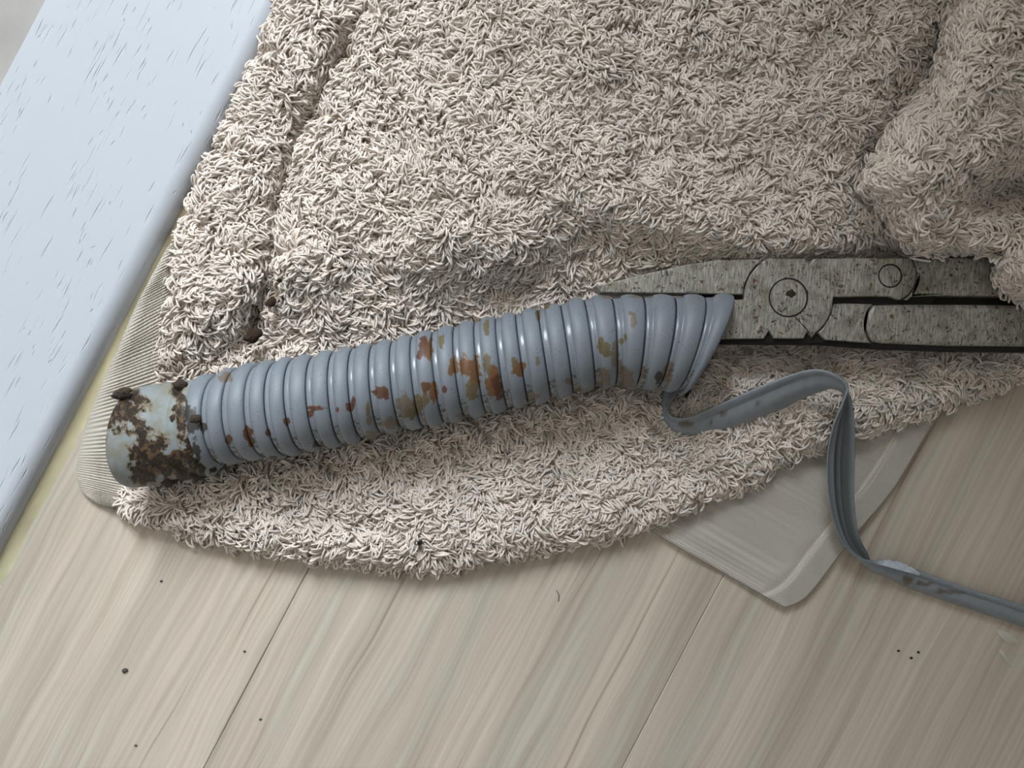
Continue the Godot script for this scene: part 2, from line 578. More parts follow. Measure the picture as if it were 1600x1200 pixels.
func build_towel() -> void:
	build_fields()
	var towel := thing("towel", "crumpled beige terry towel under the grey hose and the pliers", "towel")
	var cloth := plain(Color(0.74, 0.69, 0.63), 1.0)
	cloth.metallic_specular = 0.1
	place("ground_cloth", field_mesh(hs, ds, -2.0), cloth, towel)
	place("turned_fold", field_mesh(fhs, fds, 6.5), cloth, towel).set_meta("label", "thick fold of towel rolled over the plier handles")

	# pile: loops in four shapes
	var kinds := 8
	var where := []
	var tint := []
	for k in kinds:
		where.append([])
		tint.append([])
	var stains := [[405, 500, 26, 34, 0.55], [430, 462, 12, 16, 0.6], [392, 525, 20, 16, 0.8], [300, 572, 55, 13, 0.5], [255, 588, 30, 9, 0.55], [345, 560, 30, 12, 0.55], [590, 806, 9, 7, 0.5], [880, 455, 26, 8, 0.25]]
	var step := 5.4
	var y := -150.0
	while y < 900.0:
		var x := 170.0
		while x < 1780.0:
			var p := Vector2(x + rng.randf_range(-0.5, 0.5) * step, y + rng.randf_range(-0.5, 0.5) * step)
			x += step
			var on_fold := sample(fds, p) > 0.5
			var f := fhs if on_fold else hs
			if not on_fold:
				if sample(ds, p) < 1.0:
					continue
				var dy := p.y - along_line(hose_line, p.x)
				if p.x < 1110.0 and absf(dy) < 48.0:
					continue
				if p.x > 1000.0 and p.y > 425.0 and p.y < 515.0:
					continue
				if p.x < 330.0 and p.y > 600.0 and absf(dy) < 68.0:
					continue
			var e := 5.0
			var around := p
			var more := 1
			var turn := 0
			while turn < more:
				turn += 1
				if turn > 1:
					p = around + Vector2(rng.randf_range(-0.6, 0.6), rng.randf_range(-0.6, 0.6)) * step
				var h := sample(f, p)
				var c := at(p.x, p.y, h)
				var gx := at(p.x + e, p.y, sample(f, p + Vector2(e, 0))) - at(p.x - e, p.y, sample(f, p - Vector2(e, 0)))
				var gz := at(p.x, p.y + e, sample(f, p + Vector2(0, e))) - at(p.x, p.y - e, sample(f, p - Vector2(0, e)))
				var nrm := gz.cross(gx).normalized()
				if turn == 1:
					more = clampi(int(1.0 / maxf(nrm.y, 0.2) + rng.randf() * 0.6), 1, 4)
				var flow := 3.4 * n2(p.x / 120.0 + 50.0, p.y / 100.0) + 1.6 * n2(p.x / 38.0, p.y / 34.0 + 70.0) + rng.randf_range(-0.75, 0.75)
				var dir := Vector3(cos(flow + 1.2), 0, sin(flow + 1.2))
				# loops hang down a slope
				dir += Vector3(nrm.x, 0, nrm.z) * 1.1
				nrm = (nrm + Vector3(rng.randf_range(-0.22, 0.22), rng.randf_range(0.0, 0.2), rng.randf_range(-0.22, 0.22))).normalized()
				var xx := (dir - nrm * dir.dot(nrm)).normalized()
				var zz := xx.cross(nrm).normalized()
				var size := rng.randf_range(0.9, 1.3)
				var b := Basis(xx * size, nrm * size, zz * size * (1.0 if rng.randf() < 0.5 else -1.0))
				var which := rng.randi() % kinds
				where[which].append(Transform3D(b, c - nrm * 0.0004))
				var tone := 1.0 + rng.randf_range(-0.12, 0.10) + 0.06 * n2(p.x / 60.0, p.y / 60.0 + 200.0)
				var col := Color(0.88 * tone, 0.80 * tone, 0.725 * tone)
				for s in stains:
					var q := Vector2((p.x - s[0]) / s[2], (p.y - s[1]) / s[3]).length() + 0.55 * n2(p.x / 9.0, p.y / 9.0)
					if q < 1.0:
						col = col.lerp(Color(0.16, 0.095, 0.05), s[4] * clampf((1.0 - q) * 2.0, 0.0, 1.0))
				tint[which].append(col)
		y += step
	var yarn := plain(Color(1, 1, 1), 1.0)
	yarn.metallic_specular = 0.1
	yarn.backlight_enabled = true
	yarn.backlight = Color(0.6, 0.6, 0.6)
	yarn.vertex_color_use_as_albedo = true
	for k in kinds:
		var mm := MultiMesh.new()
		mm.transform_format = MultiMesh.TRANSFORM_3D
		mm.use_colors = true
		mm.mesh = loop_mesh(k)
		mm.instance_count = where[k].size()
		for q in where[k].size():
			mm.set_instance_transform(q, where[k][q])
			mm.set_instance_color(q, tint[k][q])
		var o := MultiMeshInstance3D.new()
		o.name = "terry_pile"
		o.multimesh = mm
		o.material_override = yarn
		o.set_meta("kind", "stuff")
		towel.add_child(o, true)
	build_borders(towel)

func poly_at(line: Array, t: float) -> Vector3:
	var f := clampf(t, 0.0, 1.0) * (line.size() - 1)
	var i := mini(int(f), line.size() - 2)
	var a: Vector3 = line[maxi(i - 1, 0)]
	var b: Vector3 = line[i]
	var c: Vector3 = line[i + 1]
	var d: Vector3 = line[mini(i + 2, line.size() - 1)]
	return b.cubic_interpolate(c, a, d, f - i)

func weave_material(c: Color) -> StandardMaterial3D:
	var m := plain(c, 1.0)
	m.metallic_specular = 0.1
	var im := Image.create(256, 256, false, Image.FORMAT_L8)
	var tint := Image.create(256, 256, false, Image.FORMAT_RGB8)
	for j in 256:
		for i in 256:
			var s := 0.5 + 0.25 * sin(i * TAU / 8.0) * sin(j * TAU / 8.0) + 0.3 * rough.get_noise_2d(i / 5.0, j / 5.0)
			im.set_pixel(i, j, Color(s, s, s))
			var b := clampf(0.92 + 0.10 * sin(i * TAU / 8.0) * sin(j * TAU / 8.0) + 0.14 * rough.get_noise_2d(i / 5.0, j / 5.0), 0.0, 1.0)
			tint.set_pixel(i, j, Color(b, b, b))
	m.heightmap_enabled = true
	m.heightmap_texture = tex(im)
	m.heightmap_scale = 0.06
	m.albedo_texture = tex(tint)
	m.uv1_triplanar = true
	m.uv1_world_triplanar = true
	m.uv1_scale = Vector3(55, 55, 55)
	return m

func build_borders(towel: Node3D) -> void:
	var flat := weave_material(Color(0.86, 0.83, 0.785))
	# ribbed flat border at the end of the towel, under the cuff
	var lft := [Vector3(262, 385, 9), Vector3(234, 436, 9), Vector3(210, 482, 8), Vector3(186, 540, 7), Vector3(163, 590, 5), Vector3(143, 640, 4), Vector3(125, 700, 3), Vector3(119, 735, 2.4), Vector3(126, 765, 2.2), Vector3(150, 786, 2.2), Vector3(190, 798, 2.2)]
	var rgt := [Vector3(330, 350, 5), Vector3(325, 385, 5), Vector3(320, 425, 5), Vector3(318, 470, 5), Vector3(322, 530, 4), Vector3(322, 590, 3), Vector3(315, 690, 2), Vector3(312, 770, 1.6), Vector3(300, 815, 1.4), Vector3(265, 822, 1.4), Vector3(222, 812, 1.4)]
	var rows := 620
	var cols := 14
	var v := PackedVector3Array()
	for i in rows:
		var t := i / float(rows - 1)
		var a := poly_at(lft, t)
		var b := poly_at(rgt, t)
		for j in cols:
			var s := (j - 1) / float(cols - 2)
			var q := a.lerp(b, maxf(s, 0.0))
			var h := q.z + 1.2 * sin(clampf(s * 5.0, 0.0, 1.0) * PI / 2)
			h += 0.30 * sin(t * 92.0 * TAU + 1.5 * n2(t * 20.0, s * 2.0)) * step01(0.04, 0.12, s)
			h += 0.5 * n2(t * 7.0, s * 2.0 + 4.0)
			if s < 0.0:
				h = 0.2
			v.append(at(q.x, q.y, h))
	place("ribbed_border", grid_mesh(v, rows, cols), flat, towel).set_meta("label", "flat ribbed end border of the towel, under the hose cuff")

	# flat woven corner sticking out at the lower right
	var edge := [Vector3(1226, 950, 0), Vector3(1262, 932, 0), Vector3(1312, 868, 0), Vector3(1352, 818, 0), Vector3(1394, 768, 0), Vector3(1432, 706, 0), Vector3(1462, 652, 0), Vector3(1490, 600, 0)]
	var away := Vector2(-290, -166)
	rows = 150
	cols = 90
	v = PackedVector3Array()
	var hem := PackedVector3Array()
	for i in rows:
		var t := i / float(rows - 1)
		var q := poly_at(edge, t)
		for j in cols:
			var s := (j - 1) / float(cols - 2)
			var p := Vector2(q.x, q.y) + away * maxf(s, 0.0)
			var h := 2.3 + 1.4 * step01(0.25, 1.0, t)
			h += 0.45 * sin(t * 17.0 * TAU * 0.5 + 0.6) * step01(0.13, 0.2, s) * step01(0.02, 0.12, t)
			h += 0.2 * sin(t * 80.0 * TAU * 0.5) * step01(0.13, 0.2, s)
			h += 0.9 * bump(Vector2(t, s), 0.42, 0.42, 0.08, 0.5) - 0.8 * bump(Vector2(t, s), 0.58, 0.3, 0.07, 0.4)
			h += 0.5 * n2(t * 4.0, s * 3.0 + 8.0)
			h += 0.75 * (1.0 - step01(0.105, 0.125, s)) - 0.5 * exp(-pow((s - 0.135) / 0.01, 2.0))
			h += 0.5 * exp(-pow((t - 0.03) / 0.03, 2.0))
			if s < 0.0 or i == 0:
				h = 0.1
			v.append(at(p.x, p.y, h))
	var corner := place("woven_corner", grid_mesh(v, rows, cols, true), flat, towel)
	corner.set_meta("label", "flat woven corner of the towel with a stitched hem")
	# hem stitches
	var thread := plain(Color(0.80, 0.77, 0.73), 0.9)
	var st := SurfaceTool.new()
	st.begin(Mesh.PRIMITIVE_TRIANGLES)
	var cap := CapsuleMesh.new()
	cap.radius = 0.00022
	cap.height = 0.0017
	cap.radial_segments = 6
	cap.rings = 2
	for k in 38:
		var t := 0.03 + k * 0.021
		var q := poly_at(edge, t)
		var q2 := poly_at(edge, t + 0.01)
		var p := Vector2(q.x, q.y) + away * 0.118
		var c := at(p.x, p.y, 3.0 + 1.4 * step01(0.25, 1.0, t))
		var dir := (at(q2.x, q2.y, 0) - at(q.x, q.y, 0)).normalized()
		var b := Basis(dir.cross(Vector3.UP), dir, Vector3.UP)
		st.append_from(cap, 0, Transform3D(b, c))
	place("hem_stitching", st.commit(), thread, corner)

# ================================================================= HOSE
var tops: PackedVector2Array
var feet: PackedVector2Array
const HOSE_R := 15.6

func hose_mm(k: float) -> float:
	return lerpf(19.5, 22.5, step01(-2.0, 6.0, k)) + lerpf(0.0, 3.5, step01(10.0, 24.0, k))

func ring_of(k: float) -> Array:
	# centre, half width across the picture, upward half width
	var i := clampi(int(floor(k)), 0, tops.size() - 2)
	var f := k - i
	var n := tops.size() - 1
	var t := tops[i].cubic_interpolate(tops[i + 1], tops[maxi(i - 1, 0)], tops[mini(i + 2, n)], f)
	var b := feet[i].cubic_interpolate(feet[i + 1], feet[maxi(i - 1, 0)], feet[mini(i + 2, n)], f)
	var mm := hose_mm(k)
	var wt := at(t.x, t.y, mm)
	var wb := at(b.x, b.y, mm)
	return [(wt + wb) * 0.5, (wt - wb) * 0.5 / 0.95]

const PROFILE := [[0.0, 0.90], [0.018, 0.93], [0.035, 0.952], [0.07, 0.962], [0.14, 0.964], [0.20, 0.962], [0.235, 0.960], [0.26, 0.962], [0.285, 0.969], [0.31, 0.982], [0.335, 1.0], [0.37, 1.017], [0.43, 1.029], [0.52, 1.036], [0.62, 1.035], [0.74, 1.024], [0.86, 1.004], [0.94, 0.984], [0.975, 0.96], [0.99, 0.93]]

func hose_profile(t: float) -> float:
	t = t - floor(t)
	for k in PROFILE.size():
		var a: Array = PROFILE[k]
		var b: Array = PROFILE[k + 1] if k + 1 < PROFILE.size() else [1.0, 0.90]
		if t <= b[0]:
			return lerpf(a[1], b[1], (t - a[0]) / (b[0] - a[0]))
	return 0.90

func hose_point(k: float, ang: float, inner := 0.0) -> Vector3:
	var ke := k + clampf((ang - PI) / PI, 0.0, 1.0)
	ke = clampf(ke, 0.0, 24.98)
	var ring := ring_of(ke)
	var f := hose_profile(k) - inner
	var c: Vector3 = ring[0]
	var w: Vector3 = ring[1]
	var a: Vector3 = ring_of(minf(ke + 0.5, 24.98))[0] - ring_of(maxf(ke - 0.5, 0.0))[0]
	a = a.normalized()
	var up := (Vector3.UP - a * a.y).normalized() * HOSE_R * 0.001
	return c + (-w * cos(ang) + up * sin(ang)) * f

func hose_stain_list() -> Array:
	# picture x, y, half width, half height, kind (0 rust, 1 orange, 2 olive, 3 taupe, 4 dark)
	return [
		[662, 541, 9, 15, 0], [656, 555, 5, 8, 0], [671, 545, 6, 17, 1], [690, 533, 5, 12, 2], [709, 570, 8, 17, 1], [704, 580, 4, 10, 1], [727, 572, 10, 18, 1],
		[742, 582, 10, 26, 1], [738, 610, 12, 16, 2], [772, 597, 13, 26, 1], [779, 610, 8, 16, 0], [761, 568, 6, 18, 2], [760, 512, 5, 13, 2],
		[594, 612, 12, 10, 0], [603, 616, 6, 8, 0], [631, 632, 13, 20, 3], [640, 645, 10, 12, 2], [652, 634, 9, 17, 2], [666, 605, 8, 10, 0], [677, 612, 8, 18, 1], [695, 609, 4, 6, 0], [664, 625, 8, 12, 2],
		[547, 637, 7, 10, 0], [552, 628, 4, 8, 0], [527, 641, 3, 4, 0], [494, 638, 15, 4, 0], [485, 646, 6, 6, 0], [448, 659, 5, 7, 0], [419, 675, 5, 8, 0], [387, 677, 8, 12, 0], [392, 690, 6, 10, 0], [357, 687, 6, 8, 0],
		[575, 640, 4, 12, 2], [577, 655, 5, 8, 3], [352, 590, 12, 9, 3], [612, 662, 14, 10, 3], [580, 680, 12, 7, 3], [496, 694, 10, 6, 4], [425, 716, 8, 5, 4],
		[810, 576, 11, 13, 1], [803, 566, 5, 8, 2], [775, 598, 8, 14, 0], [990, 500, 5, 13, 3], [985, 489, 5, 4, 3], [943, 544, 11, 11, 2], [939, 534, 5, 8, 2], [950, 553, 9, 6, 2], [961, 553, 8, 22, 3], [970, 533, 6, 5, 2], [977, 527, 3, 6, 2],
		[943, 592, 13, 16, 3], [977, 593, 14, 20, 3], [968, 575, 6, 14, 3], [906, 611, 13, 9, 3], [888, 596, 6, 6, 3], [1042, 585, 10, 17, 3], [1049, 570, 5, 6, 3], [1005, 582, 6, 12, 3], [1030, 590, 6, 12, 4], [832, 620, 11, 9, 3],
		[841, 491, 5, 11, 2], [853, 477, 8, 6, 2], [884, 469, 10, 3, 3], [947, 463, 10, 4, 3], [992, 463, 12, 3, 3], [840, 565, 4, 8, 3], [724, 650, 12, 6, 3], [300, 660, 10, 26, 4], [290, 640, 6, 18, 4],
		[316, 668, 7, 10, 4], [307, 710, 8, 20, 4],
	]

const STAIN_COLORS := [Color(0.28, 0.145, 0.075), Color(0.37, 0.225, 0.095), Color(0.34, 0.29, 0.18), Color(0.38, 0.33, 0.28), Color(0.13, 0.12, 0.10)]

func stained(base: Color, p: Vector2, list: Array) -> Color:
	var c := base
	for s in list:
		var dx: float = (p.x - s[0]) / s[2]
		if absf(dx) > 1.7:
			continue
		var dy: float = (p.y - s[1]) / s[3]
		if absf(dy) > 1.7:
			continue
		var q := sqrt(dx * dx + dy * dy) + 0.55 * rough.get_noise_2d(p.x / 13.0 + s[0], p.y / 13.0)
		if q < 1.0:
			var hue: Color = STAIN_COLORS[s[4]]
			var patchy := 0.5 + 0.5 * rough.get_noise_2d(p.x / 6.0, p.y / 10.0 + 33.0)
			c = c.lerp(hue.lightened(0.12 * patchy), clampf((1.0 - q) * 5.0, 0.0, 1.0) * (0.8 + 0.2 * patchy))
	return c

func hose_image() -> Image:
	var w := 2048
	var h := 400
	var im := Image.create(w, h, false, Image.FORMAT_RGB8)
	var list := hose_stain_list()
	var base := Color(0.475, 0.505, 0.535)
	for i in w:
		var k := 25.0 * (i + 0.5) / w
		var near := []
		var mid := seen_at(ring_of(minf(k, 24.9))[0])
		for s in list:
			if absf(s[0] - mid.x) < 75.0:
				near.append(s)
		for j in h:
			var ang := TAU * (j + 0.5) / h
			var c := base
			var g := rough.get_noise_2d(k * 2.2, ang * 3.0)
			c = c.lerp(Color(0.47, 0.50, 0.53), clampf(g, 0.0, 0.5))
			if ang < PI * 1.05:
				var p := seen_at(hose_point(k, ang))
				c = stained(c, p, near)
				# specks
				var sp := rough.get_noise_2d(p.x / 3.2, p.y / 3.2 + 500.0)
				if sp > 0.62 - 0.16 * n2(p.x / 60.0, p.y / 40.0):
					c = c.lerp(Color(0.15, 0.13, 0.11), 0.75)
				# shade painted into the crease line; then dirt in the groove, low on the side
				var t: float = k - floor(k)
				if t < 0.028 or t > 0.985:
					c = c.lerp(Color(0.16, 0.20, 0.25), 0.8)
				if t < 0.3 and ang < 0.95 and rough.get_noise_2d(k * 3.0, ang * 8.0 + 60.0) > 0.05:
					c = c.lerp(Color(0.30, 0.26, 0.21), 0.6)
			else:
				c = c.lerp(Color(0.33, 0.30, 0.26), clampf(0.4 + g, 0.0, 0.8))
			im.set_pixel(i, j, c)
	return im

func build_hose() -> void:
	tops = pv([308, 592, 340, 588, 372, 577, 404, 571, 432, 567, 459, 562, 490, 558, 522, 551, 552, 546, 583, 540, 614, 534, 645, 527, 677, 520, 710, 512, 742, 505, 775, 499, 806, 492, 840, 485, 875, 477, 911, 469, 954, 467, 1003, 466, 1051, 466, 1098, 466, 1143, 465, 1150, 465])
	feet = pv([326, 736, 352, 724, 381, 716, 415, 712, 447, 710, 474, 703, 503, 697, 535, 692, 565, 683, 596, 676, 628, 668, 661, 665, 695, 659, 727, 651, 760, 645, 793, 636, 826, 629, 861, 621, 895, 613, 929, 604, 961, 600, 993, 602, 1027, 605, 1058, 608, 1070, 613, 1077, 616])
	var hose := thing("corrugated_hose", "grey corrugated drain hose with rust stains, unravelling at one end", "hose")
	var per: int = PROFILE.size()
	var cols := 97
	var v := PackedVector3Array()
	var uv := PackedVector2Array()
	var rows := 0
	for i in 24:
		for q in per:
			var k: float = i + PROFILE[q][0]
			rows += 1
			for j in cols:
				var ang := TAU * j / (cols - 1)
				v.append(hose_point(k, ang))
				uv.append(Vector2(k / 25.0, float(j) / (cols - 1)))
	# cut end: the wall turns in and goes back inside
	for inner in [[23.99, 0.0], [23.985, 0.07], [23.5, 0.11], [23.0, 0.09], [22.0, 0.09], [20.0, 0.09]]:
		rows += 1
		for j in cols:
			var ang := TAU * j / (cols - 1)
			var p := hose_point(inner[0], ang, 0.0)
			if inner[1] > 0.0:
				var ke: float = inner[0] + clampf((ang - PI) / PI, 0.0, 1.0)
				var c: Vector3 = ring_of(minf(ke, 24.98))[0]
				p = c + (p - c) * (1.0 - inner[1])
			v.append(p)
			uv.append(Vector2(minf(inner[0], 23.5) / 25.0, 0.8))
	var vinyl := StandardMaterial3D.new()
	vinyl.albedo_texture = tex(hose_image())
	vinyl.roughness = 1.0
	var ri := Image.create(2000, 4, false, Image.FORMAT_L8)
	for i in 2000:
		var t := fposmod(i / 80.0, 1.0)
		var g := 0.27 if t < 0.32 else 0.52
		for j in 4:
			ri.set_pixel(i, j, Color(g, g, g))
	vinyl.roughness_texture = tex(ri)
	vinyl.metallic_specular = 0.5
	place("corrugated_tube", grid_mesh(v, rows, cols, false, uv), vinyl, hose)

	build_cuff(hose)
	build_strip(hose)

func build_cuff(hose: Node3D) -> void:
	# smooth sleeve on the left end; rows: place along (0 open end .. 1 joint), radius
	var t0 := Vector2(212, 607)
	var b0 := Vector2(206, 762)
	var t1 := Vector2(306, 590)
	var b1 := Vector2(322, 746)
	var rowsets := [[0.55, 0.80], [0.06, 0.82], [0.004, 0.86], [0.0, 0.93], [0.015, 0.975], [0.05, 1.0], [0.10, 1.012], [0.18, 1.015], [0.26, 1.015], [0.34, 1.015], [0.42, 1.015], [0.50, 1.014], [0.545, 1.012], [0.56, 0.992], [0.62, 0.99], [0.70, 0.99], [0.78, 0.99], [0.84, 0.988], [0.88, 0.965], [0.90, 0.93], [0.94, 0.92], [0.98, 0.935], [1.02, 0.98], [1.08, 0.99], [1.14, 0.96], [1.17, 0.90]]
	var cols := 97
	var v := PackedVector3Array()
	var uv := PackedVector2Array()
	var m0 := 17.6
	var m1 := 20.4
	var c0 := (at(t0.x, t0.y, m0) + at(b0.x, b0.y, m0)) * 0.5
	var c1 := (at(t1.x, t1.y, m1) + at(b1.x, b1.y, m1)) * 0.5
	var axis := (c1 - c0).normalized()
	var up := (Vector3.UP - axis * axis.y).normalized()
	for r in rowsets:
		var s: float = r[0]
		var mm := lerpf(m0, m1, s)
		var tt := t0.lerp(t1, s)
		var bb := b0.lerp(b1, s)
		var wt := at(tt.x, tt.y, mm)
		var wb := at(bb.x, bb.y, mm)
		var c := (wt + wb) * 0.5
		var w := (wt - wb) * 0.5
		for j in cols:
			var ang := TAU * j / (cols - 1)
			v.append(c + (-w * cos(ang) + up * sin(ang) * 0.0163) * r[1])
			uv.append(Vector2(s / 1.25, float(j) / (cols - 1)))
	var im := Image.create(512, 512, false, Image.FORMAT_RGB8)
	var base := Color(0.535, 0.565, 0.575)
	for i in 512:
		var s := 1.25 * (i + 0.5) / 512.0
		for j in 512:
			var ang := TAU * (j + 0.5) / 512.0
			var mm := lerpf(m0, m1, s)
			var tt := t0.lerp(t1, s)
			var bb := b0.lerp(b1, s)
			var wt := at(tt.x, tt.y, mm)
			var wb := at(bb.x, bb.y, mm)
			var p := (wt + wb) * 0.5 - (wt - wb) * 0.5 * cos(ang) + up * sin(ang) * 0.0163
			var q := seen_at(p)
			var col := base
			if ang < PI * 1.1:
				var g := rough.get_noise_2d(q.x / 26.0, q.y / 26.0)
				var fine := rough.get_noise_2d(q.x / 7.0 + 90.0, q.y / 7.0)
				# crust of dirt on the sleeve: a slanting band, bare patches left at the rim
				var crust := -1.0
				for b in [[195, 640, 24, 34, 1.0], [212, 662, 20, 26, 0.9], [232, 705, 34, 26, 1.2], [262, 728, 42, 22, 1.3], [300, 742, 32, 14, 1.1], [222, 736, 22, 22, 1.2], [178, 668, 14, 30, 0.6], [205, 622, 26, 12, 0.9], [283, 655, 8, 45, 0.9], [277, 610, 8, 22, 0.8], [296, 700, 12, 30, 0.8]]:
					var dd := Vector2((q.x - b[0]) / b[2], (q.y - b[1]) / b[3]).length()
					crust = maxf(crust, (1.0 - dd) * b[4])
				crust += 0.75 * g + 0.25 * fine
				var bare := maxf(bump(q, 180, 700, 14, 24), bump(q, 208, 668, 8, 7))
				crust -= 0.9 * bare
				col = col.lerp(Color(0.50, 0.49, 0.43), clampf(0.4 + g, 0.0, 0.7))
				if crust > 0.06:
					var dirt := Color(0.27, 0.215, 0.16).lerp(Color(0.13, 0.105, 0.08), clampf(0.5 + 1.1 * fine + 0.4 * g, 0.0, 1.0))
					if rough.get_noise_2d(q.x / 18.0 + 300.0, q.y / 18.0) > 0.22:
						dirt = dirt.lerp(Color(0.46, 0.36, 0.25), 0.6)
					col = col.lerp(dirt, clampf((crust - 0.06) * 9.0, 0.0, 1.0))
				elif crust > -0.06:
					col = col.lerp(Color(0.42, 0.30, 0.17), 0.5)
			else:
				col = col.lerp(Color(0.2, 0.17, 0.13), 0.6)
			im.set_pixel(i, j, col)
	var m := StandardMaterial3D.new()
	m.albedo_texture = tex(im)
	m.roughness = 0.55
	m.metallic_specular = 0.4
	var cuff := place("cuff", grid_mesh(v, rowsets.size(), cols, false, uv), m, hose)
	cuff.set_meta("label", "smooth grey end cuff caked with brown dirt")
	# lumps of dried dirt on the cuff
	var dirt := plain(Color(0.24, 0.20, 0.16), 1.0)
	for l in [[193, 614, 29, 2.5, 1.4], [280, 640, 33, 2.4, 1.2], [184, 618, 27, 1.8, 1.2], [276, 655, 34, 2.2, 1.2], [306, 654, 36, 1.8, 1.0], [290, 690, 33, 2.0, 1.4], [282, 600, 29, 2.2, 1.3], [262, 747, 24, 3.4, 1.6], [310, 742, 24, 2.4, 1.4], [328, 732, 25, 2.0, 1.2]]:
		place("dirt_crust", lump(l[3], l[4], int(l[0])), dirt, cuff).position = at(l[0], l[1], l[2])

func lump(r: float, h: float, sd: int) -> ArrayMesh:
	var v := PackedVector3Array()
	var rows := 9
	var cols := 16
	for i in rows:
		var a := PI * i / (rows - 1) - PI / 2
		for j in cols:
			var b := TAU * j / cols
			var dir := Vector3(cos(a) * cos(b), sin(a), cos(a) * sin(b))
			var f := 1.0 + 0.35 * noise.get_noise_3d(dir.x * 1.3 + sd, dir.y * 1.6, dir.z * 1.6) + 0.12 * noise.get_noise_3d(dir.x * 3.0 + sd, dir.y * 4.0, dir.z * 4.0)
			v.append(Vector3(dir.x * r, dir.y * h, dir.z * r * 0.7) * f * 0.001)
	return grid_mesh(v, rows, cols, false, PackedVector2Array(), PackedColorArray(), true)

